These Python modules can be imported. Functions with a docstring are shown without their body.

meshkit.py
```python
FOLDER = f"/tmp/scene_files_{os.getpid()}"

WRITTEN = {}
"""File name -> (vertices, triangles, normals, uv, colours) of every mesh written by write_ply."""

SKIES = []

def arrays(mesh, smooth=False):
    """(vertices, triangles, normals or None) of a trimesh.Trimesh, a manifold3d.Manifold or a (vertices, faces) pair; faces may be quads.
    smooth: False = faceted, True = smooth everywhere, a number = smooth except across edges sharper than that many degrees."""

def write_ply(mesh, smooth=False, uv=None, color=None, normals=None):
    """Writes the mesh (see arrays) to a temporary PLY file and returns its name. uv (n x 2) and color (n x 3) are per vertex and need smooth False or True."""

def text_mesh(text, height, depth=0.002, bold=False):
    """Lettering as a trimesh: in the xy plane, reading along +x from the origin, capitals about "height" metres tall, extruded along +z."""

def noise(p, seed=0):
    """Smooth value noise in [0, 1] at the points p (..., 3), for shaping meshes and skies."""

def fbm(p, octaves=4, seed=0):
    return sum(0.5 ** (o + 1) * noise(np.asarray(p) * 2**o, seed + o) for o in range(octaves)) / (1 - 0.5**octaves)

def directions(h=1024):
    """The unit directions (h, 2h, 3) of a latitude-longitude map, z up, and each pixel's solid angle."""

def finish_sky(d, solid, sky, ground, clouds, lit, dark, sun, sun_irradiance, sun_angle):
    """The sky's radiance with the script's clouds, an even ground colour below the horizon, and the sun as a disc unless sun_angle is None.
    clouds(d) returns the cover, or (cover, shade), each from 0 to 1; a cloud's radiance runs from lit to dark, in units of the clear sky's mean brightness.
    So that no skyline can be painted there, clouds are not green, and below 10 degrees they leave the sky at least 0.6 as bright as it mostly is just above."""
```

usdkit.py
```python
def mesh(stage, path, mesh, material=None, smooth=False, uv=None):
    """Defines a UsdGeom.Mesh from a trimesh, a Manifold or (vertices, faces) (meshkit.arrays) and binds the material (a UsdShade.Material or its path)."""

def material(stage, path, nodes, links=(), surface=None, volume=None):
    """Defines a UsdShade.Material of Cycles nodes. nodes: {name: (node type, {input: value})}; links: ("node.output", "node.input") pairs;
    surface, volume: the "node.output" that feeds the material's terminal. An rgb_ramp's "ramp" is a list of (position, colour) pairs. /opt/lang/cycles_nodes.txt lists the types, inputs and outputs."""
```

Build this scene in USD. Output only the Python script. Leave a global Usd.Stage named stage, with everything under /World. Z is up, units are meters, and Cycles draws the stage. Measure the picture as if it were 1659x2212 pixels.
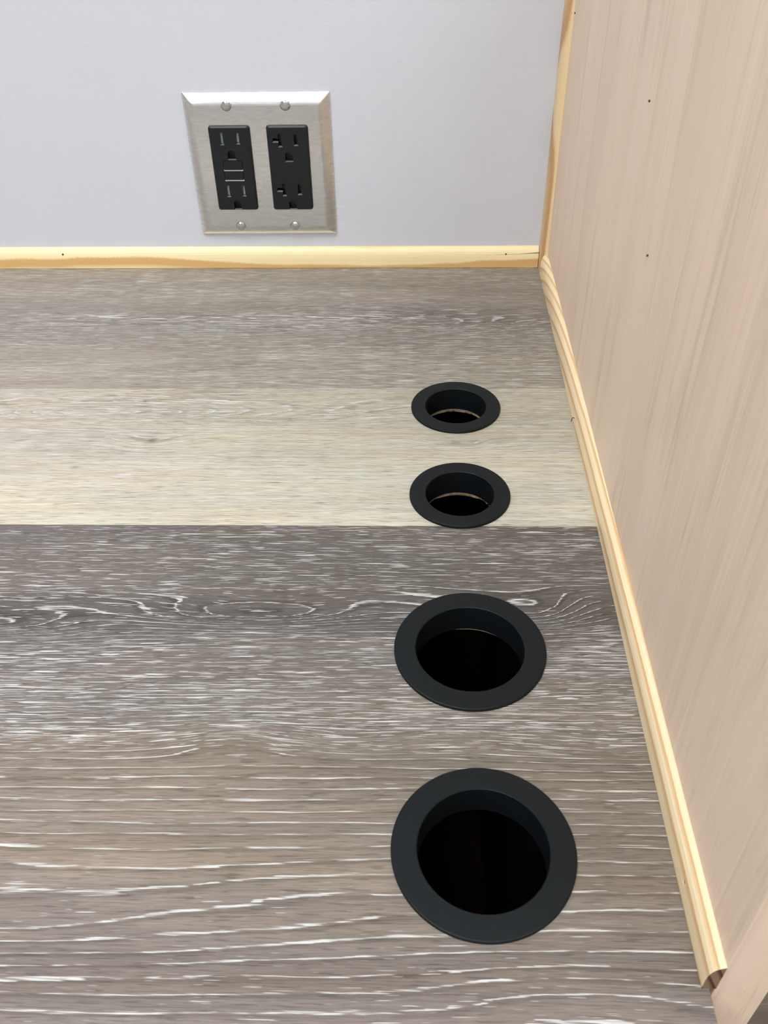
import math, random
import numpy as np, trimesh, usdkit, meshkit
import manifold3d as m3
from pxr import Usd, UsdGeom, UsdShade, UsdLux, Gf, Sdf, Vt

random.seed(7)
RNG = np.random.default_rng(11)
stage = Usd.Stage.CreateInMemory()
UsdGeom.SetStageUpAxis(stage, UsdGeom.Tokens.z)
UsdGeom.SetStageMetersPerUnit(stage, 1.0)
UsdGeom.Xform.Define(stage, '/World')
UsdGeom.Scope.Define(stage, '/World/Looks')

# ------------------------------------------------------------------ camera
# x runs along the back wall, the wall is y = 0, the counter top is z = 0
W, H, FPX = 1659, 2212, 1917.99
CX, CY, CZ, PITCH, YAW, ROLL = -0.10576, -0.72937, 0.34491, 0.712278, 0.044774, -0.022199
cam = UsdGeom.Camera.Define(stage, '/World/camera')
fwd = np.array([math.sin(-YAW) * math.cos(PITCH), math.cos(YAW) * math.cos(PITCH), -math.sin(PITCH)])
rt0 = np.array([math.cos(YAW), math.sin(YAW), 0.0]); up0 = np.cross(rt0, fwd)
cr, sr = math.cos(ROLL), math.sin(ROLL)
rt, up = rt0 * cr + up0 * sr, up0 * cr - rt0 * sr
cam.AddTransformOp().Set(Gf.Matrix4d(*rt, 0, *up, 0, *(-fwd), 0, CX, CY, CZ, 1))
cam.CreateFocalLengthAttr(28.0)
cam.CreateHorizontalApertureAttr(28.0 * W / FPX)
cam.CreateVerticalApertureAttr(28.0 * H / FPX)
cam.CreateClippingRangeAttr(Gf.Vec2f(0.01, 100))
cam.CreateFStopAttr(22.0)
cam.CreateFocusDistanceAttr(0.52)
cam.CreateExposureAttr(0.12)

# ------------------------------------------------------------------ light
ROOM = dict(x0=-2.6, x1=1.9, y1=-3.6, floor=-0.74, ceil=1.72)
LIGHTS = [  # centre x, y, size x, size y, strength: recessed ceiling panels over the counter and the room
    (-0.72, -0.90, 1.20, 0.60, 11.5),
    (-0.72, -2.45, 1.20, 0.60, 14.0),
    (0.95, -0.90, 1.20, 0.60, 8.0),
    (0.95, -2.45, 1.20, 0.60, 5.0),
]
LAMP_COLOR = (0.925, 0.975, 1.015)

# ------------------------------------------------------------------ helpers
used = set()
def numbered(path):
    p, i = path, 0
    while p in used:
        i += 1; p = f'{path}_{i:03d}'
    used.add(p); return p

def tag(prim, label=None, cat=None, group=None, kind=None):
    for k, v in (('label', label), ('category', cat), ('group', group), ('kind', kind)):
        if v: prim.SetCustomDataByKey(k, v)
    return prim

def thing(name, label, cat, loc=(0, 0, 0), group=None, kind=None):
    x = UsdGeom.Xform.Define(stage, numbered('/World/' + name))
    x.AddTranslateOp().Set(Gf.Vec3d(*loc))
    return tag(x.GetPrim(), label, cat, group, kind)

def obj(name, mesh, m, parent=None, smooth=False, label=None):
    base = str(parent.GetPath()) if parent else '/World'
    p = usdkit.mesh(stage, numbered(base + '/' + name), mesh, m, smooth=smooth).GetPrim()
    if label: tag(p, label)
    return p

def primvar(prim, name, data):
    data = np.asarray(data, np.float32)
    api = UsdGeom.PrimvarsAPI(prim)
    if data.ndim == 1:
        api.CreatePrimvar(name, Sdf.ValueTypeNames.FloatArray, 'vertex').Set(Vt.FloatArray.FromNumpy(data))
    else:
        api.CreatePrimvar(name, Sdf.ValueTypeNames.Color3fArray, 'vertex').Set(Vt.Vec3fArray.FromNumpy(data))

def box(x0, x1, y0, y1, z0, z1):
    b = trimesh.creation.box((x1 - x0, y1 - y0, z1 - z0))
    b.apply_translation(((x0 + x1) / 2, (y0 + y1) / 2, (z0 + z1) / 2)); return b

def mani(mesh):
    return m3.Manifold(m3.Mesh(np.asarray(mesh.vertices, np.float32), np.asarray(mesh.faces, np.uint32)))

def cyl(r, z0, z1, x=0, y=0, n=96, r2=None):
    return m3.Manifold.cylinder(z1 - z0, r, r if r2 is None else r2, n).translate((x, y, z0))

def lathe(profile, n=128):
    """closed profile of (r, z) points turned around z"""
    p = np.asarray(profile, float); k = len(p)
    a = np.linspace(0, 2 * np.pi, n, endpoint=False)
    v = np.stack([np.outer(np.cos(a), p[:, 0]), np.outer(np.sin(a), p[:, 0]), np.tile(p[:, 1], (n, 1))], -1).reshape(-1, 3)
    f = []
    i = np.arange(n)[:, None]; j = np.arange(k)[None, :]
    A = i * k + j; B = ((i + 1) % n) * k + j; C = ((i + 1) % n) * k + (j + 1) % k; D = i * k + (j + 1) % k
    f = np.concatenate([np.stack([A, B, C], -1).reshape(-1, 3), np.stack([A, C, D], -1).reshape(-1, 3)])
    t = trimesh.Trimesh(v, f, process=False)
    if t.volume < 0: t.invert()
    return t

def lin(c):
    c = np.asarray(c, float) / 255.0
    return np.where(c <= 0.04045, c / 12.92, ((c + 0.055) / 1.055) ** 2.4)

def L3(*c): return tuple(float(x) for x in lin(c))

# ------------------------------------------------------------------ materials
LK = '/World/Looks/'
def plain(name, color, rough=0.5, metallic=0.0, spec=None, bump=None):
    nodes = {'p': ('principled_bsdf', {'base_color': color, 'roughness': rough, 'metallic': metallic})}
    links = []
    if spec is not None: nodes['p'][1]['specular_ior_level'] = spec
    if bump:
        scale, dist, strength = bump
        nodes['g'] = ('geometry', {}); nodes['n'] = ('noise_texture', {'scale': scale, 'detail': 3.0, 'roughness': 0.55})
        nodes['b'] = ('bump', {'strength': strength, 'distance': dist})
        links += [('g.position', 'n.vector'), ('n.fac', 'b.height'), ('b.normal', 'p.normal')]
    return usdkit.material(stage, LK + name, nodes, links, surface='p.BSDF')

def wood(name, vec, layers, base, rough=0.5, extra=None):
    """layers: (scale3, detail, lo, hi, colour, amount): anisotropic noise masks mixed over the base colour"""
    nodes = {'g': ('geometry', {}), 'p': ('principled_bsdf', {'roughness': rough, 'specular_ior_level': 0.35}), 'c0': ('color', {'value': base})}
    links = []; prev = 'c0.color'
    for i, (sc, det, lo, hi, col, amt) in enumerate(layers):
        nodes[f'm{i}'] = ('mapping', {'mapping_type': 'point', 'scale': sc, 'location': (3.1 * i + 0.7, 1.7 * i, 0.9 * i)})
        nodes[f'n{i}'] = ('noise_texture', {'scale': 1.0, 'detail': det, 'roughness': 0.6})
        nodes[f'r{i}'] = ('map_range', {'range_type': 'smoothstep', 'from_min': lo, 'from_max': hi, 'to_min': 0.0, 'to_max': amt, 'clamp': True})
        nodes[f'x{i}'] = ('mix_color', {'blend_type': 'mix', 'b': col})
        links += [('g.position', f'm{i}.vector'), (f'm{i}.vector', f'n{i}.vector'), (f'n{i}.fac', f'r{i}.value'),
                  (f'r{i}.result', f'x{i}.fac'), (prev, f'x{i}.a')]
        prev = f'x{i}.result'
    links.append((prev, 'p.base_color'))
    return usdkit.material(stage, LK + name, nodes, links, surface='p.BSDF')

M = {}
M['wall'] = plain('wall_paint', L3(206, 206, 212), 0.6, spec=0.3, bump=(420.0, 0.0008, 0.32))
M['white_wall'] = plain('white_paint', L3(222, 220, 216), 0.7)
M['ceiling'] = plain('ceiling_paint', L3(228, 227, 224), 0.8)
M['floor'] = wood('floor_boards', 'xyz', [((3, 25, 1), 3, 0.4, 0.65, L3(96, 84, 74), 0.8), ((20, 300, 1), 2, 0.5, 0.7, L3(140, 126, 112), 0.5)], L3(122, 107, 95), 0.5)
M['black'] = plain('black_plastic', L3(13, 18, 20), 0.52, spec=0.24, bump=(1500.0, 0.0001, 0.12))
M['black_sleeve'] = usdkit.material(stage, LK + 'black_plastic_ridged', {
    'g': ('geometry', {}), 'm': ('mapping', {'scale': (12, 12, 1500)}), 'n': ('noise_texture', {'scale': 1.0, 'detail': 2.0}),
    'b': ('bump', {'strength': 0.30, 'distance': 0.0003}),
    'p': ('principled_bsdf', {'base_color': L3(20, 23, 26), 'roughness': 0.32, 'specular_ior_level': 0.55})},
    [('g.position', 'm.vector'), ('m.vector', 'n.vector'), ('n.fac', 'b.height'), ('b.normal', 'p.normal')], surface='p.BSDF')
M['device'] = plain('device_plastic', L3(17, 19, 22), 0.36, spec=0.4)
M['device_inside'] = plain('device_inside', L3(8, 8, 9), 0.6)
M['shutter'] = plain('slot_shutter', L3(150, 164, 170), 0.4)
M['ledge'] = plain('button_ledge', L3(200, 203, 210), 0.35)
M['steel_screw'] = plain('screw_steel', L3(205, 204, 202), 0.17, metallic=1.0)
M['ply'] = wood('raw_plywood', 'xyz', [((60, 60, 900), 2, 0.45, 0.6, L3(150, 118, 78), 0.7), ((500, 500, 300), 2, 0.5, 0.7, L3(235, 220, 190), 0.7)], L3(214, 190, 148), 0.8)
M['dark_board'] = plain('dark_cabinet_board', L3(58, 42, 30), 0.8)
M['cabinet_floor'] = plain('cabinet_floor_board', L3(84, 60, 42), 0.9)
M['nail'] = plain('nail_hole', L3(70, 50, 30), 0.7)
M['crack'] = plain('wood_crack', L3(52, 34, 12), 0.8)
M['lamp_frame'] = plain('lamp_frame', L3(235, 235, 235), 0.5)

M['steel'] = usdkit.material(stage, LK + 'brushed_steel', {
    'g': ('geometry', {}), 'm': ('mapping', {'scale': (110, 60, 4200)}), 'n': ('noise_texture', {'scale': 1.0, 'detail': 3.0}),
    'm2': ('mapping', {'scale': (90, 90, 500)}), 'n2': ('noise_texture', {'scale': 1.0, 'detail': 2.0}),
    'r': ('map_range', {'from_min': 0.3, 'from_max': 0.7, 'to_min': 0.30, 'to_max': 0.35}),
    'b': ('bump', {'strength': 0.010, 'distance': 0.0002}),
    'p': ('principled_bsdf', {'base_color': L3(224, 224, 225), 'metallic': 1.0, 'anisotropic': 0.4})},
    [('g.position', 'm.vector'), ('m.vector', 'n.vector'), ('g.position', 'm2.vector'), ('m2.vector', 'n2.vector'), ('n2.fac', 'r.value'),
     ('r.result', 'p.roughness'), ('n.fac', 'b.height'), ('b.normal', 'p.normal')], surface='p.BSDF')

# veneer of the side panel: vertical grain (z)
M['veneer'] = wood('panel_veneer', 'xyz', [
    ((16, 16, 1.6), 3, 0.40, 0.66, L3(226, 202, 177), 0.75),
    ((45, 45, 3.0), 3, 0.50, 0.72, L3(241, 213, 193), 0.8),
    ((80, 80, 4.0), 3, 0.56, 0.70, L3(201, 175, 149), 0.40),
    ((30, 30, 7.0), 2, 0.62, 0.74, L3(193, 171, 143), 0.36),
    ((420, 420, 9.0), 2, 0.50, 0.80, L3(244, 222, 200), 0.55),
    ((700, 700, 30.0), 2, 0.56, 0.76, L3(199, 171, 149), 0.36)], L3(237, 212, 188), 0.55)

def pine(name, pale, dark, rough=0.42, stops=(0.30, 0.62, 0.72, 0.80)):
    # annual rings from the ring primvar, plus fine fibre along the stick
    return usdkit.material(stage, LK + name, {
        'a': ('attribute', {'attribute': 'ring'}), 'g': ('geometry', {}),
        'n': ('noise_texture', {'scale': 900.0, 'detail': 2.0}),
        'ad': ('math', {'math_type': 'multiply_add', 'value2': 0.10, 'value3': -0.05}),
        's': ('math', {'math_type': 'add'}), 'f': ('math', {'math_type': 'fraction'}),
        'ramp': ('rgb_ramp', {'ramp': [(0.0, pale), (stops[0], pale), (stops[1], dark), (stops[2], dark), (stops[3], pale), (1.0, pale)]}),
        'p': ('principled_bsdf', {'roughness': rough, 'specular_ior_level': 0.4})},
        [('g.position', 'n.vector'), ('n.fac', 'ad.value1'), ('a.fac', 's.value1'), ('ad.value', 's.value2'), ('s.value', 'f.value1'),
         ('f.value', 'ramp.fac'), ('ramp.color', 'p.base_color')], surface='p.BSDF')
M['pine'] = pine('pine', L3(244, 221, 180), L3(218, 176, 124))
M['pine_wall'] = pine('pine_amber', L3(244, 224, 176), L3(218, 176, 114), stops=(0.37, 0.45, 0.66, 0.84))
M['pine_corner'] = pine('pine_brown', L3(232, 204, 158), L3(196, 152, 102))
M['end_grain'] = pine('pine_end_grain', L3(134, 108, 80), L3(74, 40, 24), 0.7)

def plank_material():
    N = {}; K = []
    N['g'] = ('geometry', {}); N['sx'] = ('separate_xyz', {})
    K += [('g.position', 'sx.vector')]
    for a in ('ring', 'flow', 'lines', 'dashes', 'tone', 'limed'):
        N['a_' + a] = ('attribute', {'attribute': a})
    N['cv'] = ('combine_xyz', {'z': 0.0}); K += [('sx.x', 'cv.x'), ('a_flow.fac', 'cv.y')]
    def noise(n, sx, sy, detail=1.0, off=(0, 0, 0), rough=0.5):
        N['m_' + n] = ('mapping', {'scale': (sx, sy, 1), 'location': off})
        N['n_' + n] = ('noise_texture', {'scale': 1.0, 'detail': detail, 'roughness': rough})
        K.extend([('cv.vector', f'm_{n}.vector'), (f'm_{n}.vector', f'n_{n}.vector')])
        return f'n_{n}.fac'
    def math_(n, op, a, b=None, c=None):
        d = {'math_type': op}
        for i, v in enumerate((a, b, c)):
            if v is None: continue
            if isinstance(v, str): K.append((v, f'{n}.value{i + 1}'))
            else: d[f'value{i + 1}'] = float(v)
        N[n] = ('math', d); return n + '.value'
    def step(n, v, lo, hi, a=0.0, b=1.0):
        N[n] = ('map_range', {'range_type': 'smoothstep', 'from_min': lo, 'from_max': hi, 'to_min': a, 'to_max': b, 'clamp': True})
        K.append((v, n + '.value')); return n + '.result'
    # short pale pores filled with liming
    d1 = noise('d1', 40, 1250, 1.0)
    dash = step('dash', math_('t1', 'multiply_add', 'a_dashes.fac', 0.24, d1), 0.74, 0.77)
    d1b = noise('d1b', 75, 2300, 1.0, (5, 3, 0))
    fine = step('fine', math_('t1b', 'multiply_add', 'a_dashes.fac', 0.20, d1b), 0.715, 0.76, 0.0, 0.7)
    dm = math_('dm', 'maximum', dash, fine)
    # pale lines along the annual rings, made of bundles of short level strokes
    j = noise('j', 42, 1500, 2.0, (1, 7, 0), 0.6)
    jb = noise('jb', 16, 160, 1.0, (6, 6, 0))
    jr = math_('jr', 'multiply_add', j, 0.30, math_('jr0', 'multiply_add', jb, 0.60, 'a_ring.fac'))
    fr = math_('fr', 'fraction', jr)
    dist = math_('dist', 'absolute', math_('fs', 'subtract', fr, 0.5))
    wid = step('wid', noise('wd', 14, 150, 1.0, (3, 3, 0)), 0.54, 0.74, 0.0, 0.085)
    ln = step('ln', math_('dw', 'subtract', dist, wid), 0.026, 0.055, 1.0, 0.0)
    gate = step('gate', math_('gt2', 'multiply_add', 'a_lines.fac', 0.17, noise('gt', 30, 420, 2.0, (9, 2, 0), 0.6)), 0.60, 0.66)
    fib2 = step('fib2', noise('f2', 45, 2600, 1.0, (2, 9, 0)), 0.36, 0.56, 0.12, 1.0)
    ln3 = math_('ln3', 'multiply', math_('ln2', 'multiply', ln, gate), math_('lf', 'multiply', fib2, step('ls', 'a_lines.fac', 0.0, 0.30)))
    white = math_('white', 'maximum', dm, ln3)
    white2 = math_('white2', 'multiply', white, 'a_limed.fac')
    # darker late wood just beside the pale lines
    sh = step('sh', math_('dist2', 'absolute', math_('fs2', 'subtract', math_('fr2', 'fraction', math_('jr2', 'add', jr, 0.16)), 0.5)), 0.02, 0.20, 1.0, 0.0)
    shd = math_('shd', 'multiply_add', math_('sh2', 'multiply', sh, 'a_lines.fac'), -0.22, 1.0)
    # tone: fibre streaks, dark pores
    fib = step('fib', noise('fb', 12, 480, 3.0, (2, 2, 0), 0.65), 0.25, 0.75, 0.84, 1.14)
    fin = step('fin', noise('fi', 80, 2400, 2.0, (4, 1, 0), 0.6), 0.25, 0.75, 0.78, 1.18)
    pat = step('pat', noise('pt', 7, 45, 3.0, (8, 5, 0), 0.6), 0.3, 0.7, 0.91, 1.08)
    drk = step('drk', noise('dk', 70, 1300, 1.0, (11, 4, 0)), 0.58, 0.68, 1.0, 0.66)
    mul = math_('ma', 'multiply', fib, fin); mul = math_('mb', 'multiply', mul, pat); mul = math_('mc', 'multiply', mul, drk); mul = math_('md', 'multiply', mul, shd)
    N['vs'] = ('vector_math', {'math_type': 'scale'}); K += [('a_tone.vector', 'vs.vector1'), (mul, 'vs.scale')]
    # slight drift of the stain towards a warmer brown
    N['hueA'] = ('mix_color', {'blend_type': 'multiply', 'b': (1.03, 0.985, 0.94)})
    hf = step('hf', noise('hu', 6, 70, 2.0, (3, 9, 0)), 0.42, 0.62); K += [(hf, 'hueA.fac'), ('vs.vector', 'hueA.a')]
    N['fin_c'] = ('mix_color', {'blend_type': 'mix', 'b': L3(206, 204, 199)})
    K += [('hueA.result', 'fin_c.a'), (white2, 'fin_c.fac')]
    N['bmp'] = ('bump', {'strength': 0.25, 'distance': 0.0003}); K += [(white2, 'bmp.height')]
    N['p'] = ('principled_bsdf', {'roughness': 0.5, 'specular_ior_level': 0.35}); K += [('fin_c.result', 'p.base_color'), ('bmp.normal', 'p.normal')]
    return usdkit.material(stage, LK + 'limed_oak', N, K, surface='p.BSDF')
M['oak'] = plank_material()

# ------------------------------------------------------------------ room shell
R_ = ROOM
def struct(name, mesh, m, label, cat):
    return tag(obj(name, mesh, m), label, cat, kind='structure')
struct('wall_back', box(R_['x0'], R_['x1'], 0, 0.1, R_['floor'], R_['ceil']), M['wall'], 'pale grey painted wall behind the counter with fine roller texture', 'wall')
struct('wall_left', box(R_['x0'] - 0.1, R_['x0'], R_['y1'], 0.1, R_['floor'], R_['ceil']), M['white_wall'], 'off-white painted wall to the left of the counter, outside the photo', 'wall')
struct('wall_right', box(R_['x1'], R_['x1'] + 0.1, R_['y1'], 0.1, R_['floor'], R_['ceil']), M['white_wall'], 'off-white painted wall far right beyond the veneer panel', 'wall')
struct('wall_front', box(R_['x0'] - 0.1, R_['x1'] + 0.1, R_['y1'] - 0.1, R_['y1'], R_['floor'], R_['ceil']), M['white_wall'], 'off-white painted wall opposite the grey outlet wall', 'wall')
struct('floor', box(R_['x0'] - 0.1, R_['x1'] + 0.1, R_['y1'] - 0.1, 0.1, R_['floor'] - 0.05, R_['floor']), M['floor'], 'dark greyish-brown wooden floor seen past the panel edge at bottom right', 'floor')
struct('ceiling', box(R_['x0'] - 0.1, R_['x1'] + 0.1, R_['y1'] - 0.1, 0.1, R_['ceil'], R_['ceil'] + 0.05), M['ceiling'], 'white ceiling above the counter', 'ceiling')

for i, (lx, ly, sx, sy, pw) in enumerate(LIGHTS):
    side = ('left' if lx < 0 else 'right') + (', near the grey back wall' if ly > -1.5 else ', farther from the grey back wall')
    t = thing('ceiling_light', f'square-edged white ceiling light panel at the {side}', 'ceiling light', (lx, ly, R_['ceil']), 'ceiling light panels')
    fr = mani(box(-sx / 2 - .03, sx / 2 + .03, -sy / 2 - .03, sy / 2 + .03, -0.02, 0)) - mani(box(-sx / 2, sx / 2, -sy / 2, sy / 2, -0.03, -0.004))
    obj('lamp_frame', fr, M['lamp_frame'], t)
    em = usdkit.material(stage, LK + f'lamp_diffuser_{i + 1}', {'e': ('emission', {'color': LAMP_COLOR, 'strength': pw})}, [], surface='e.emission')
    obj('diffuser', box(-sx / 2, sx / 2, -sy / 2, sy / 2, -0.010, -0.004), em, t)

# ------------------------------------------------------------------ veneer panel on the right
PT, PH = 0.00537, 0.0178           # moulding thickness and width; panel face is x = PT
YEND = -0.5942
panel = thing('side_panel', 'pale pinkish wood veneer panel with vertical grain standing along the right of the counter', 'panel')
obj('board', box(PT, PT + 0.0195, YEND, 0, R_['floor'], 0.34), M['veneer'], panel)
for y, z in ((-0.2769, 0.2143), (-0.3238, 0.1579), (-0.0224, 0.1998)):
    c = trimesh.creation.cylinder(0.00055, 0.0012, sections=12); c.apply_transform(trimesh.transformations.rotation_matrix(math.pi / 2, (0, 1, 0))); c.apply_translation((PT - 0.0001, y, z))
    obj('nail_head', c, M['nail'], panel, smooth=True, label='tiny brown nail head')

# ------------------------------------------------------------------ pine mouldings
PROF = np.array([(1, 0), (0.03, 0), (0, 0.02), (0, 0.42), (0.03, 0.55), (0.10, 0.68), (0.22, 0.79), (0.38, 0.87), (0.6, 0.935), (0.8, 0.972), (0.97, 0.995), (1, 0.99)])

def stick(length, place, ring, cuts=(), n=160):
    """moulding: local a = thickness (0 = outer face, metres), b = width, s = length; place(a, b, s) -> xyz, ring(a, b, s) -> ring coordinate"""
    pr = []
    for i in range(len(PROF)):
        p, q = PROF[i], PROF[(i + 1) % len(PROF)]
        k = max(1, int(np.hypot((q - p)[0] * PT, (q - p)[1] * PH) / 0.0011))
        for t in range(k): pr.append(p + (q - p) * t / k)
    pr = np.array(pr) * (PT, PH); k = len(pr)
    s = np.linspace(0, length, n)
    loc = np.stack([np.tile(pr[:, 0], n), np.tile(pr[:, 1], n), np.repeat(s, k)], 1)
    i = np.arange(n - 1)[:, None]; j = np.arange(k)[None, :]
    A = i * k + j; B = i * k + (j + 1) % k; C = (i + 1) * k + (j + 1) % k; D = (i + 1) * k + j
    f = np.concatenate([np.stack([A, B, C], -1).reshape(-1, 3), np.stack([A, C, D], -1).reshape(-1, 3)])
    cap = trimesh.creation.triangulate_polygon(__import__('shapely').Polygon(pr), engine='earcut')
    idx = np.array([np.argmin(((pr - c) ** 2).sum(1)) for c in cap[0]])
    f = np.concatenate([f, idx[cap[1]], idx[cap[1]][:, ::-1] + (n - 1) * k])
    v = place(loc[:, 0], loc[:, 1], loc[:, 2])
    t = trimesh.Trimesh(v, f, process=False)
    trimesh.repair.fix_normals(t)
    return t, loc

def wob(s, k, seed):  # slow wobble along the stick
    return (meshkit.noise(np.stack([s * k, 0 * s, 0 * s + seed * 7.3], -1), seed) - 0.5) * 2

def moulding(name, length, place, ring, mat, label, n=160, cuts=None):
    x = UsdGeom.Xform.Define(stage, numbered('/World/' + name)).GetPrim()
    tag(x, label, 'trim', kind='structure')
    m, loc = stick(length, place, ring, n=n)
    inv = None
    if cuts is not None:
        mm = mani(m)
        for c in cuts: mm = mm - c
        q = mm.to_mesh(); v = q.vert_properties[:, :3].astype(float)
        m = trimesh.Trimesh(v, q.tri_verts, process=False)
    return x, m, loc

# 1: along the wall.  a = distance from the outer face (world y = -(PT - a)), b = z, s from x = -1.3 to 0
TZ = 0.0002
def place1(a, b, s): return np.stack([-1.3 + s, -(PT - a), b + TZ], 1)
def ring1(v):
    b = (v[:, 2] - TZ) / PH; s = v[:, 0]
    bt = 0.44 + 0.17 * np.sin((s + 0.47) * 13.0 + 1.0) + 0.16 * wob(s, 9, 3) + 0.05 * wob(s, 40, 5)
    return 0.40 + (bt - b) * (0.62 + 0.25 * wob(s, 3, 8)) + 0.02 * wob(s, 60, 7)
x1, m1, _ = moulding('trim_1', 1.2995, place1, None, 'pine_wall', 'pale yellow pine moulding lying along the foot of the grey wall', n=260)
# crack near the right end and a nail hole, cut into the stick
pts = [(-0.0002, .0132), (-0.010, .0125), (-0.018, .0120), (-0.028, .0118), (-0.038, .0115), (-0.046, .0114)]
cut = []
for (xa, za), (xb, zb) in zip(pts[:-1], pts[1:]):
    w = 0.00035 * (1 - abs(xa) / 0.06)
    ps = [(x, y, z + dz + TZ) for x, z in ((xa + 2e-4, za), (xb, zb)) for y, dz in ((-PT - .001, w), (-PT - .001, -w), (-PT + .0025, 0.0001))]
    cut.append(m3.Manifold.hull_points(np.array(ps)))
cut.append(m3.Manifold.cylinder(0.004, 0.0009, 0.0006, 14).rotate((-90, 0, 0)).translate((-0.0285, -PT - 0.001, 0.0122)))
cut.append(m3.Manifold.cylinder(0.004, 0.0011, 0.0007, 14).rotate((-90, 0, 0)).translate((-0.4139, -PT - 0.001, 0.0130)))
mm = mani(m1)
for c in cut: mm = mm - c
q = mm.to_mesh(); m1 = trimesh.Trimesh(q.vert_properties[:, :3].astype(float), q.tri_verts, process=False)
p = obj('stick', m1, M['pine_wall'], x1); primvar(p, 'ring', ring1(np.array(m1.vertices)))
# dark bottom of crack and nail holes: the exposed wood inside
ins = m3.Manifold()
for (xa, za), (xb, zb) in zip(pts[:-1], pts[1:]):
    ps = [(x, y, z + dz + TZ) for x, z in ((xa, za), (xb, zb)) for y in (-PT + .0007 + (0.22 - 0) * 0, -PT + .0016) for dz in (.0003, -.0003)]
    ins = ins + m3.Manifold.hull_points(np.array(ps))
obj('crack', ins, M['crack'], x1, label='dark split in the pine near the corner')
for nx, nz in ((-0.0285, 0.0122), (-0.4139, 0.0130)):
    c = m3.Manifold.cylinder(0.0012, 0.00085, 0.00085, 14).rotate((-90, 0, 0)).translate((nx, -PT + 0.0002 + 0.0004, nz))
    obj('nail_hole', c, M['nail'], x1, label='small dark nail hole')

# 2: upright in the corner.  a from the outer left face (world x = a), b = distance from the wall (world y = -b)
def place2(a, b, s): return np.stack([a, -b, 0.0002 + s], 1)
def ring2(v):
    a, b, s = v[:, 0] / PT, -v[:, 1] / PH, v[:, 2]
    ph = 0.30 + 0.34 * a + 0.25 * b
    pale = 0.55 * np.exp(-((s - 0.145) / 0.045) ** 2)
    return ph + 0.10 * wob(s, 8, 9) + pale * (1 - a) * 1.0
x2, m2, _ = moulding('trim_2', 0.3395, place2, None, 'pine_corner', 'upright amber-brown pine moulding in the corner between wall and veneer panel', n=240)
p = obj('stick', m2, M['pine_corner'], x2, smooth=False); primvar(p, 'ring', ring2(np.array(m2.vertices)))

# 3: along the panel on the counter.  a from the outer left face, b = z, s runs from the corner to the camera
Y3 = -PH * 0.93
def place3(a, b, s): return np.stack([a, Y3 - s, b + TZ], 1)
def ring3(v):
    # s = distance from the corner; near the corner the rings cross the stick at an angle
    a, b = v[:, 0] / PT, (v[:, 2] - TZ) / PH
    s = Y3 - v[:, 1]
    u = (a * 0.55 + b * 0.75)
    drift = 4.6 * (1 - np.exp(-s / 0.11)) + 1.2 * (1 - np.exp(-s / 0.34))
    return u * 2.1 - drift + 0.16 * wob(s, 9, 2) + 0.04 * wob(s, 50, 6) + 0.2
x3, m3_, _ = moulding('trim_3', abs(YEND) + Y3 + 0.0005, place3, None, 'pine', 'striped pale pine moulding running along the foot of the veneer panel', n=300)
mm = mani(m3_)
mm = mm - m3.Manifold.cylinder(0.004, 0.0011, 0.0007, 14).rotate((0, 90, 0)).translate((-0.001, -0.5590, 0.0086))
q = mm.to_mesh(); v3 = q.vert_properties[:, :3].astype(float); f3 = q.tri_verts
yend3 = v3[:, 1].min()
endf = np.all(v3[f3][:, :, 1] < yend3 + 1e-5, axis=1)
body = trimesh.Trimesh(v3, f3[~endf], process=False)
capm = trimesh.Trimesh(v3, f3[endf], process=False); capm.remove_unreferenced_vertices()
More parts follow.
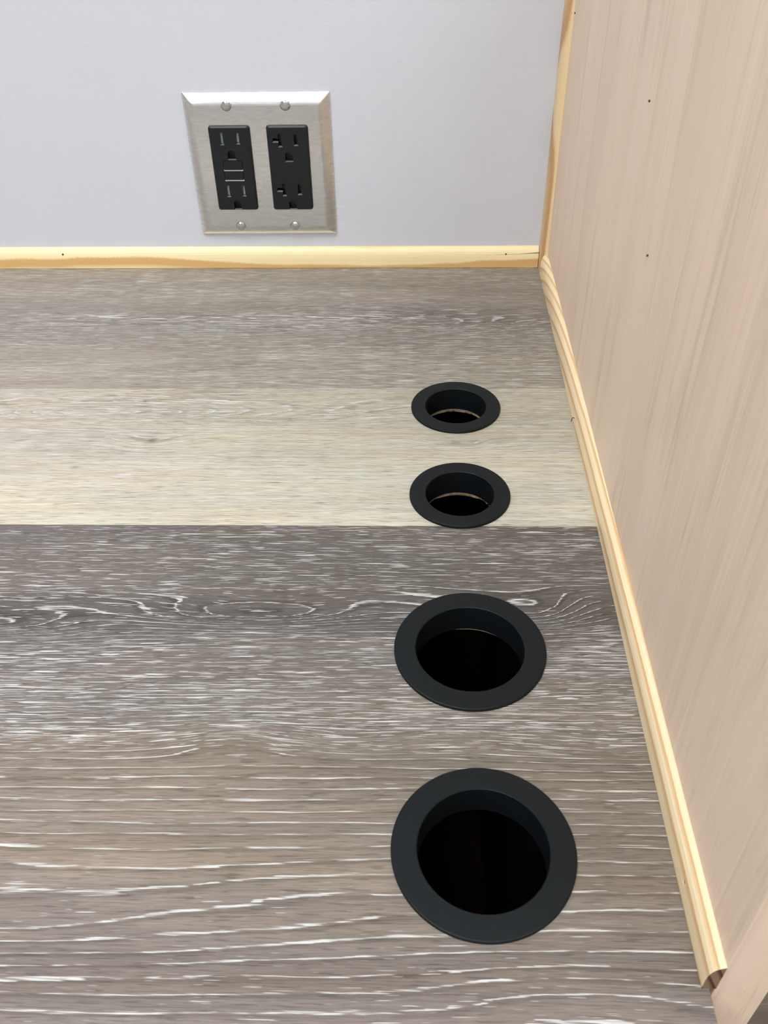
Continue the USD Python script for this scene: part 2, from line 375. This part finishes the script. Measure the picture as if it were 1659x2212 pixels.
p = obj('stick', body, M['pine'], x3); primvar(p, 'ring', ring3(v3))
p = obj('end_grain', capm, M['end_grain'], x3, label='sawn brown striped end of the moulding'); primvar(p, 'ring', ring3(np.array(capm.vertices)))
obj('nail_hole', m3.Manifold.cylinder(0.0012, 0.0009, 0.0008, 14).rotate((0, 90, 0)).translate((0.00035, -0.5590, 0.0086)), M['crack'], x3, label='small dark nail hole')
# bent staple leg sticking out at the foot
st = trimesh.util.concatenate([trimesh.creation.cylinder(0.00025, segment=[a, b], sections=8) for a, b in
      (((0.0004, -0.2405, 0.0055), (-0.0012, -0.2392, 0.0052)), ((-0.0012, -0.2392, 0.0052), (-0.0020, -0.2408, 0.0030)))])
obj('staple', st, M['nail'], x3, label='bent thin wire staple at the left side of the moulding')

# ------------------------------------------------------------------ countertop
TILT = 0.0058
SEAM1, SEAM2, FRONT = -0.1955, -0.34198, -0.660
X0, X1 = -1.30, 0.0030
TOP_T = 0.0032; SLAB = 0.0190
RS, RL, RIS, RIL = 0.03046, 0.03806, 0.02069, 0.02720
GR = [(-0.0778, -0.22036, 0), (-0.0782, -0.31436, 0), (-0.0773, -0.43571, 1), (-0.0764, -0.54283, 1)]
HOLE = [RIS + 0.0024, RIL + 0.0033]

def bump2(x, y, cx, cy, sx, sy, amp, skew=1.0):
    dx = (x - cx) / np.where(x > cx, sx, sx * skew)
    return amp * np.exp(-np.abs(dx) ** 2.0 - ((y - cy) / sy) ** 2)

def nz(x, y, kx, ky, seed): return meshkit.fbm(np.stack([x * kx, y * ky, 0 * x + seed], -1), 3, seed) - 0.5

# stain tones of the boards (sRGB), scattered over the boards as read along the grain: (x, y, r, g, b)
TONES = {
 'A': [(-.43, -.04, 163, 152, 142), (-.24, -.04, 160, 151, 140), (-.05, -.04, 150, 141, 130), (-.40, -.104, 158, 148, 140), (-.22, -.10, 150, 141, 132),
       (-.07, -.10, 136, 127, 117), (-.02, -.14, 146, 138, 126), (-.38, -.17, 172, 162, 150), (-.20, -.17, 160, 152, 140), (-.10, -.17, 154, 146, 132)],
 'B': [(-.37, -.215, 188, 177, 162), (-.20, -.215, 190, 182, 164), (-.13, -.215, 190, 183, 166), (-.02, -.215, 178, 168, 152), (-.36, -.26, 200, 189, 176), (-.20, -.26, 197, 190, 172),
       (-.02, -.265, 198, 192, 175), (-.34, -.305, 211, 200, 182), (-.19, -.305, 206, 199, 180), (-.13, -.31, 208, 203, 186), (-.33, -.332, 217, 207, 186), (-.18, -.332, 214, 207, 188), (-.02, -.332, 210, 203, 182)],
 'C': [(-.32, -.352, 134, 126, 121), (-.18, -.352, 122, 115, 110), (-.02, -.352, 122, 114, 108), (-.31, -.385, 138, 128, 122), (-.17, -.385, 121, 114, 108), (-.02, -.385, 122, 114, 108),
       (-.29, -.415, 116, 108, 105), (-.17, -.415, 114, 108, 104), (-.01, -.415, 117, 110, 105), (-.28, -.445, 140, 131, 127), (-.17, -.445, 136, 128, 122), (-.02, -.445, 142, 133, 126),
       (-.27, -.478, 146, 136, 130), (-.16, -.478, 149, 140, 131), (-.02, -.478, 150, 141, 131), (-.27, -.497, 154, 141, 130), (-.16, -.497, 150, 138, 125), (-.02, -.497, 146, 134, 121),
       (-.27, -.528, 164, 150, 138), (-.15, -.528, 156, 143, 130), (-.02, -.528, 146, 134, 122), (-.26, -.55, 168, 153, 141), (-.15, -.55, 160, 146, 132), (-.02, -.55, 142, 130, 120),
       (-.26, -.572, 160, 147, 138), (-.15, -.572, 157, 144, 134), (-.02, -.572, 142, 130, 121), (-.25, -.595, 137, 126, 120), (-.15, -.595, 138, 126, 118), (-.05, -.595, 135, 124, 116), (-.24, -.612, 150, 138, 133), (-.15, -.612, 148, 136, 130), (-.02, -.612, 142, 130, 124)],
}
# knots and dark grain marks: x, y, half length, half width, strength
KNOTS = [(-.2791, -.2600, .0030, .0019, .55), (-.2790, -.2600, .012, .004, .16), (-.2833, -.2362, .0022, .0012, .45), (-.2939, -.2143, .0018, .001, .4), (-.2487, -.2023, .022, .0032, .26),
         (-.225, -.2040, .014, .0018, .22), (-.0790, -.2606, .0035, .0018, .32), (-.0788, -.2612, .016, .004, .12), (-.130, -.103, .05, .004, .16), (-.05, -.101, .05, .004, .14), (-.38, -.0985, .04, .003, .14),
         (-.325, -.416, .03, .006, .16), (-.235, -.409, .012, .003, .22), (-.195, -.413, .03, .0035, .10), (-.10, -.424, .012, .002, .18)]
CAST = {'A': (1, .995, .985), 'B': (.985, .985, .965), 'C': (1, .99, .965)}
TONE_GAIN = {'A': 0.80, 'B': 0.84, 'C': 0.66}
def tone(board, x, y):
    t = np.array(TONES[board], float)
    xm = np.clip(x, -0.6, -0.10)
    d2 = ((xm[:, None] - t[None, :, 0]) / 0.16) ** 2 + ((y[:, None] - t[None, :, 1]) / 0.022) ** 2
    w = 1.0 / (d2 + 0.08) ** 2
    c = (w @ lin(t[:, 2:])) / w.sum(1, keepdims=True)
    k = np.ones(len(x))
    for kx, ky, sx, sy, amt in KNOTS:
        k *= 1 - amt * np.exp(-(((x - kx) / sx) ** 2 + ((y - ky) / sy) ** 2) ** 1.5)
    return c * TONE_GAIN[board] * np.array(CAST[board]) * k[:, None]

def board_fields(board, x, yy):
    y = yy - TILT * x
    o = np.ones_like(x)
    warp = 0.006 * nz(x, y, 3.0, 20, 5) * 2
    if board == 'A':
        b = (bump2(x, y, -.415, -.104, .10, .013, 5.5) + bump2(x, y, -.31, -.1035, .07, .008, 2.6) + bump2(x, y, -.21, -.104, .085, .012, 4.2, 1.0) + bump2(x, y, -.09, -.107, .07, .017, 4.0))
        ring = (y + warp) / 0.0060 + b
        prox = np.clip(b / 1.2, 0, 1)
        lines = np.clip(0.10 + 0.85 * prox + 0.5 * nz(x, y, 8, 60, 21), 0, 1)
        dashes = 0.42 + 0.9 * nz(x, y, 6, 40, 8) - 0.15 * prox
        limed = 0.62 + 0.36 * prox
    elif board == 'B':
        b = bump2(x, y, -.345, -.2265, .085, .010, 5.0, 0.9) + bump2(x, y, -.26, -.227, .14, .016, 6.0, 1.2) + bump2(x, y, -.279, -.261, .030, .010, 2.6)
        b += bump2(x, y, -.0785, -.263, .03, .010, 2.4)
        ring = (y + warp) / 0.0050 + b
        prox = np.clip(b / 1.5, 0, 1)
        lines = np.clip(0.20 + 0.75 * prox + 0.5 * nz(x, y, 8, 60, 22), 0, 1)
        dashes = 0.40 + 0.7 * nz(x, y, 5, 40, 9)
        limed = 0.76 + 0.24 * prox
    else:
        eye = bump2(x, y, -.190, -.4125, .062, .0105, 5.6) + bump2(x, y, -.330, -.421, .055, .011, 5.0) + bump2(x, y, -.045, -.409, .028, .014, 4.6, 2.2)
        low = bump2(x, y, -.30, -.577, .15, .019, 2.4) + bump2(x, y, -.04, -.60, .05, .012, -1.2) + bump2(x, y, -.21, -.552, .06, .012, 0.5)
        curl = bump2(x, y, -.19, -.489, .028, .009, -2.4) + bump2(x, y, -.13, -.490, .03, .007, 1.4) + bump2(x, y, -.01, -.490, .05, .008, 2.2)
        lowm = 1 / (1 + np.exp((y + 0.497) / 0.002))           # below the curly band the rings stand wide apart
        yg = np.linspace(-0.70, -0.30, 4000)
        spg = 0.0030 + 0.0012 * np.exp(-((yg + 0.41) / 0.02) ** 2) + 0.0025 / (1 + np.exp((yg + 0.499) / 0.002)) + 0.0024 / (1 + np.exp((yg + 0.565) / 0.006))
        cum = np.concatenate([[0], np.cumsum(np.diff(yg) / spg[1:])])
        ring = np.interp(y + warp * 0.55, yg, cum) + eye + low + curl
        mid = np.exp(-np.abs((y + 0.462) / 0.032) ** 4)
        eyem = np.clip(eye / 0.9, 0, 1)
        lines = np.clip(0.22 + 0.8 * eyem + 0.62 * mid + lowm * 0.75 + 0.7 * nz(x, y, 6, 40, 23), 0, 1) + 0.6 * eyem + 0.2 * lowm
        dashes = 0.38 + 0.16 * mid - 0.30 * lowm - 0.20 * eyem + 0.6 * nz(x, y, 6, 40, 10)
        limed = 0.92 * o
    flow = yy * 0 + y + warp + 0.0016 * np.clip(b if board != 'C' else eye + curl, -3, 3) 
    return ring, flow, lines, dashes, limed

ct = thing('countertop', 'grey limed oak plank countertop with four round black cable grommets', 'countertop')

def board_mesh(board, y_hi, y_lo, dz):
    xs = np.concatenate([np.linspace(X0, -0.56, 90)[:-1], np.linspace(-0.56, X1, 270)])
    nx, ny = len(xs), max(40, int((y_hi - y_lo) / 0.0011))
    ts = np.linspace(0, 1, ny)
    Xg, Tg = np.meshgrid(xs, ts, indexing='xy')
    hi = (y_hi + (TILT * Xg if y_hi < -0.01 else 0)); lo = (y_lo + (TILT * Xg if y_lo > -0.6 else 0))
    Yg = hi + (lo - hi) * Tg
    top = np.stack([Xg, Yg, 0 * Xg + dz], -1).reshape(-1, 3)
    bot = top.copy(); bot[:, 2] = -TOP_T
    n = nx * ny
    i = np.arange(ny - 1)[:, None]; j = np.arange(nx - 1)[None, :]
    A = (i * nx + j); B = A + 1; C = A + nx + 1; D = A + nx
    quad = lambda a, b, c, d: np.concatenate([np.stack([a, b, c], -1).reshape(-1, 3), np.stack([a, c, d], -1).reshape(-1, 3)])
    # bottom: a single strip fan around the outline, top: full grid
    per = np.concatenate([np.arange(nx), np.arange(1, ny) * nx + nx - 1, (ny - 1) * nx + np.arange(nx - 2, -1, -1), np.arange(ny - 2, 0, -1) * nx])
    vb = top[per].copy(); vb[:, 2] = -TOP_T
    V = np.concatenate([top, vb, [[(X0 + X1) / 2, (y_hi + y_lo) / 2, -TOP_T]]])
    m = len(per); k = np.arange(m); k2 = (k + 1) % m
    F = np.concatenate([quad(A, D, C, B), np.stack([per[k], per[k2], n + k2], 1), np.stack([per[k], n + k2, n + k], 1), np.stack([n + k, n + k2, 0 * k + n + m], 1)])
    t = trimesh.Trimesh(V, F, process=False)
    if t.volume < 0: t.invert()
    return t

G_ = 0.00009
for board, hi, lo, dz in (('A', -0.0006, SEAM1 + G_, 0.0), ('B', SEAM1 - G_, SEAM2 + G_, 0.0), ('C', SEAM2 - G_, FRONT, 0.0)):
    t = mani(board_mesh(board, hi, lo, dz))
    for gx, gy, big in GR:
        if lo - 0.06 < gy < hi + 0.06: t = t - cyl(HOLE[big], -0.01, 0.01, gx, gy, 96)
    q = t.to_mesh(); v = q.vert_properties[:, :3].astype(float); f = q.tri_verts
    tm = trimesh.Trimesh(v, f, process=False)
    p = obj('plank', tm, M['oak'], ct, label={'A': 'grey-brown limed plank along the wall', 'B': 'palest cream limed plank', 'C': 'dark grey limed plank nearest the camera'}[board])
    ring, flow, lines, dashes, limed = board_fields(board, v[:, 0], v[:, 1])
    primvar(p, 'ring', ring); primvar(p, 'flow', flow); primvar(p, 'lines', lines); primvar(p, 'dashes', dashes); primvar(p, 'limed', limed)
    primvar(p, 'tone', tone(board, v[:, 0], v[:, 1]))

# plywood core with the sawn holes, their lower rim torn a little
core = mani(box(X0, X1, FRONT, -0.0006, -SLAB, -TOP_T - 0.00005))
for gx, gy, big in GR:
    a = np.linspace(0, 2 * np.pi, 120, endpoint=False)
    r = HOLE[big]; ragged = r + 0.0012 * np.clip(RNG.normal(0.2, 0.6, 120), 0, 1.2) * (np.sin(a * 3 + gy * 40) > 0.1)
    core = core - cyl(r, -0.03, 0.01, gx, gy, 96)
    core = core - m3.Manifold.extrude(m3.CrossSection([np.stack([gx + ragged * np.cos(a), gy + ragged * np.sin(a)], 1)]), 0.0036).translate((0, 0, -SLAB - 0.001))
obj('core', core, M['ply'], ct, label='raw plywood core seen inside the grommet holes')

# ------------------------------------------------------------------ cabinet under the counter
cab = thing('base_cabinet', 'dark cabinet interior glimpsed through the round grommet holes', 'cabinet', (0, 0, R_['floor']))
zt = -SLAB - 0.0005 - R_['floor']
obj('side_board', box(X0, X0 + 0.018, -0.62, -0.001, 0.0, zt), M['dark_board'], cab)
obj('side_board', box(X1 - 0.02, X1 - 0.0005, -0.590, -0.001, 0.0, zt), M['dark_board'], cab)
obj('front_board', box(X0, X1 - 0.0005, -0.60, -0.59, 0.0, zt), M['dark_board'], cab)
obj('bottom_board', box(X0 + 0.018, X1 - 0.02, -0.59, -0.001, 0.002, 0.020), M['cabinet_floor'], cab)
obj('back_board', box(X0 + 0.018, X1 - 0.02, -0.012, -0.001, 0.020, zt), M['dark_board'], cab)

# ------------------------------------------------------------------ cable grommets
def grommet_parts(ro, ri):
    rs = ri + 0.0016
    e = 0.0004
    flange = lathe([(ri + e, 0.0018), (ro - 0.0006, 0.0018), (ro - 0.0002, 0.0016), (ro, 0.0012), (ro, 0.0001), (rs - 0.0004, 0.0001), (ri, 0.0006), (ri, 0.0018 - e)])
    sleeve = lathe([(ri, 0.0006), (rs - 0.0004, 0.0001), (rs, -0.0004), (rs, -0.0147), (ri + 0.0002, -0.0150), (ri, -0.0147)])
    return flange, sleeve
protos = {}
GL = ['small black cable grommet nearest the back wall, upper one in the pale plank',
      'small black cable grommet second from the wall, touching the pale and dark plank seam',
      'large black cable grommet third from the wall, in the dark plank with white swirls',
      'largest-looking black cable grommet at the bottom of the photo, nearest the camera']
for i, (gx, gy, big) in enumerate(GR):
    grp = 'large cable grommets in the dark plank' if big else 'small cable grommets in the pale plank'
    if big not in protos:
        t = thing('cable_grommet', GL[i], 'grommet', (gx, gy, 0), grp)
        fl, sl = grommet_parts(RL if big else RS, RIL if big else RIS)
        obj('flange', fl, M['black'], t, smooth=25); obj('sleeve', sl, M['black_sleeve'], t, smooth=25)
        protos[big] = t
    else:
        t = thing('cable_grommet', GL[i], 'grommet', (gx, gy, 0), grp)
        t.GetReferences().AddInternalReference(protos[big].GetPath()); t.SetInstanceable(True)

# ------------------------------------------------------------------ wall outlet (two-gang)
OX, OZ = -0.2309, 0.0868
out = thing('wall_outlet', 'stainless steel double outlet plate with two black receptacles on the grey wall', 'outlet', (OX, 0, OZ))
def to_wall(mf):  # built in xy with z outwards -> x, z with -y outwards
    return mf.rotate((90, 0, 0))
def rrect(w, h, r, n=8):
    pts = []
    for cx, cy, a0 in ((w / 2 - r, h / 2 - r, 0), (-w / 2 + r, h / 2 - r, 90), (-w / 2 + r, -h / 2 + r, 180), (w / 2 - r, -h / 2 + r, 270)):
        for k in range(n + 1):
            a = math.radians(a0 + 90 * k / n); pts.append((cx + r * math.cos(a), cy + r * math.sin(a)))
    return np.array(pts)
def loft(rings):
    """rings: (outline n x 2, z); closed solid"""
    n = len(rings[0][0]); V = np.concatenate([np.c_[o, np.full(n, z)] for o, z in rings]); F = []
    for k in range(len(rings) - 1):
        i = np.arange(n); j = (i + 1) % n
        F += [np.stack([k * n + i, k * n + j, (k + 1) * n + j], 1), np.stack([k * n + i, (k + 1) * n + j, (k + 1) * n + i], 1)]
    c0, c1 = len(V), len(V) + 1
    V = np.concatenate([V, [[0, 0, rings[0][1]], [0, 0, rings[-1][1]]]]); i = np.arange(n); j = (i + 1) % n; o = (len(rings) - 1) * n
    F += [np.stack([j, i, 0 * i + c0], 1), np.stack([o + i, o + j, 0 * i + c1], 1)]
    t = trimesh.Trimesh(V, np.concatenate(F), process=False)
    if t.volume < 0: t.invert()
    return t
PWd, PHt = 0.1158, 0.1146
prof = [(0.0, 0.0), (0.0, 0.0006), (0.0003, 0.0012), (0.0018, 0.0027), (0.0040, 0.0042), (0.0062, 0.0053), (0.0078, 0.0058), (0.0090, 0.0060), (0.0104, 0.0060)]
plate = mani(loft([(rrect(PWd - 2 * d, PHt - 2 * d, max(0.0016 - d * 0.1, 0.0007)), z) for d, z in prof]))
DW, DH = 0.0328, 0.0670
for sx in (-1, 1):
    plate = plate - m3.Manifold.extrude(m3.CrossSection([rrect(DW + 0.0004, DH + 0.0004, 0.0022)]), 0.02).translate((sx * 0.023, 0, -0.005))
SC = [(sx * 0.023, sz * 0.0484) for sz in (1, -1) for sx in (-1, 1)]
for px, pz in SC:
    plate = plate - cyl(0.0022, -0.01, 0.02, px, pz, 32) - cyl(0.0024, 0.0045, 0.0063, px, pz, 40, r2=0.0044)
obj('plate', to_wall(plate), M['steel'], out, smooth=24)

def screw(ang):
    pr = [(0.0, 0.0)] + [(0.0038 * math.sin(a), 0.0002 + 0.0014 * math.cos(a)) for a in np.linspace(math.pi / 2, 0, 10)]
    R0 = [(0.0, -0.002), (0.0018, -0.002), (0.0038, 0.0)] + [(0.0038 * math.cos(a), 0.0015 * math.sin(a)) for a in np.linspace(0.1, math.pi / 2 - 0.05, 9)] + [(0.0, 0.0015)]
    s = m3.Manifold.revolve(m3.CrossSection([np.array(R0)]), 40)
    s = s - m3.Manifold.cube((0.009, 0.0010, 0.0020), True).rotate((0, 0, ang)).translate((0, 0, 0.0013))
    return s
for (px, pz), ang in zip(SC, (2, -3, 68, -38)):
    obj('screw', to_wall(screw(ang).translate((px, pz, 0.0061))), M['steel_screw'], out, smooth=30)

def prism(pts, z0, z1):
    return m3.Manifold.extrude(m3.CrossSection([np.array(pts)]), z1 - z0).translate((0, 0, z0))
def chamfer_slot(x, z, w, h, lip=0.0009):
    """straight blade slot with a flared lower lip"""
    a = prism([(x - w / 2, z - h / 2), (x + w / 2, z - h / 2), (x + w / 2, z + h / 2), (x - w / 2, z + h / 2)], 0.003, 0.02)
    f = ZF
    ps = [(x - w / 2, z - h / 2, f - lip), (x + w / 2, z - h / 2, f - lip), (x - w / 2 - lip, z - h / 2 - lip * 1.2, f + 1e-4), (x + w / 2 + lip, z - h / 2 - lip * 1.2, f + 1e-4), (x - w / 2, z - h / 2 + lip, f + 1e-4), (x + w / 2, z - h / 2 + lip, f + 1e-4), (x - w / 2, z - h / 2 + lip, f - lip), (x + w / 2, z - h / 2 + lip, f - lip)]
    return a + m3.Manifold.hull_points(np.array(ps))
def ground_slot(x, z, w=0.0062, h=0.0072):
    pts = [(x - w / 2, z - h / 2), (x + w / 2, z - h / 2)] + [(x + w / 2 * math.cos(a), z + h / 2 - w / 2 + w / 2 * math.sin(a)) for a in np.linspace(0, math.pi, 14)]
    a = prism(pts, 0.003, 0.02); lip = 0.0009; f = ZF
    ps = [(x - w / 2, z - h / 2, f - lip), (x + w / 2, z - h / 2, f - lip), (x - w / 2 - lip * .4, z - h / 2 - lip * 1.1, f + 1e-4), (x + w / 2 + lip * .4, z - h / 2 - lip * 1.1, f + 1e-4), (x - w / 2, z - h / 2 + lip, f + 1e-4), (x + w / 2, z - h / 2 + lip, f + 1e-4), (x - w / 2, z - h / 2 + lip, f - lip), (x + w / 2, z - h / 2 + lip, f - lip)]
    return a + m3.Manifold.hull_points(np.array(ps))
ZF = 0.0084
def face(cuts):
    b = mani(loft([(rrect(DW - 2 * d, DH - 2 * d, 0.0020), z) for d, z in ((0, 0.0), (0, ZF - 0.0012), (0.0003, ZF - 0.0005), (0.0010, ZF), (0.0016, ZF))]))
    for c in cuts: b = b - c
    return b
def grp(parent, name, label):
    x = UsdGeom.Xform.Define(stage, numbered(str(parent.GetPath()) + '/' + name)).GetPrim()
    tag(x, label); return x

# left: protected receptacle with two push buttons
g1 = grp(out, 'receptacle', 'left black receptacle with two push buttons between its sockets')
cuts = []; shut = []
for zz, zg in ((0.0247, 0.0120), (-0.0170, -0.0287)):
    for xx, hh in ((-0.0064, 0.0088), (0.0064, 0.0078)):
        cuts.append(chamfer_slot(xx, zz, 0.0021, hh)); shut.append((xx, zz, hh))
    cuts.append(ground_slot(0.0, zg))
BW, BH = 0.0150, 0.0068
BZ = (0.0036, -0.0045)
for bz in BZ:
    cuts.append(prism([(-BW / 2 - .0004, bz - BH / 2 - .0012), (BW / 2 + .0004, bz - BH / 2 - .0012), (BW / 2 + .0004, bz + BH / 2 + .0003), (-BW / 2 - .0004, bz + BH / 2 + .0003)], 0.0055, 0.02))
bodyL = face(cuts)
obj('face', to_wall(bodyL.translate((-0.023, 0, 0))), M['device'], g1)
for bz in BZ:
    bt = m3.Manifold.hull_points(np.array([(sx * BW / 2, bz + sz * BH / 2 - (0.0009 if (sz < 0 and zz < ZF) else 0), zz) for sx in (-1, 1) for sz, zz in ((1, 0.0056), (1, ZF + 0.0001), (-1, 0.0056), (-1, ZF + 0.0003), (-1, ZF - 0.0008))]))
    obj('push_button', to_wall(bt.translate((-0.023, 0, 0))), M['device'], g1, label='small rectangular black push button')
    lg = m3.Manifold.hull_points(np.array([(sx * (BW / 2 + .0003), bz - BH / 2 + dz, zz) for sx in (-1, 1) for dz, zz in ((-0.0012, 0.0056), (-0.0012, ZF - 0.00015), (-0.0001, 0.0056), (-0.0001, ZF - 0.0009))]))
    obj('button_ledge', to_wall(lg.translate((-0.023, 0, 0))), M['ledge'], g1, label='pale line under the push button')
for xx, zz, hh in shut:
    s = prism([(xx - 0.00105, zz - hh / 2), (xx + 0.00105, zz - hh / 2), (xx + 0.00105, zz + hh / 2), (xx - 0.00105, zz + hh / 2)], 0.003, ZF - 0.0022)
    obj('slot_shutter', to_wall(s.translate((-0.023, 0, 0))), M['shutter'], g1, label='grey shutter inside the blade slot')
# right: plain receptacle with T-shaped neutral slots
g2 = grp(out, 'receptacle', 'right black receptacle with T-shaped slots')
cuts = []
for zz, zg in ((0.0230, 0.0103), (-0.0163, -0.0288)):
    cuts.append(chamfer_slot(-0.0062, zz, 0.0025, 0.0092))
    cuts.append(chamfer_slot(-0.0092, zz + 0.0002, 0.0050, 0.0024))
    cuts.append(chamfer_slot(0.0064, zz + 0.0002, 0.0025, 0.0078))
    cuts.append(ground_slot(0.0, zg))
obj('face', to_wall(face(cuts).translate((0.023, 0, 0))), M['device'], g2)
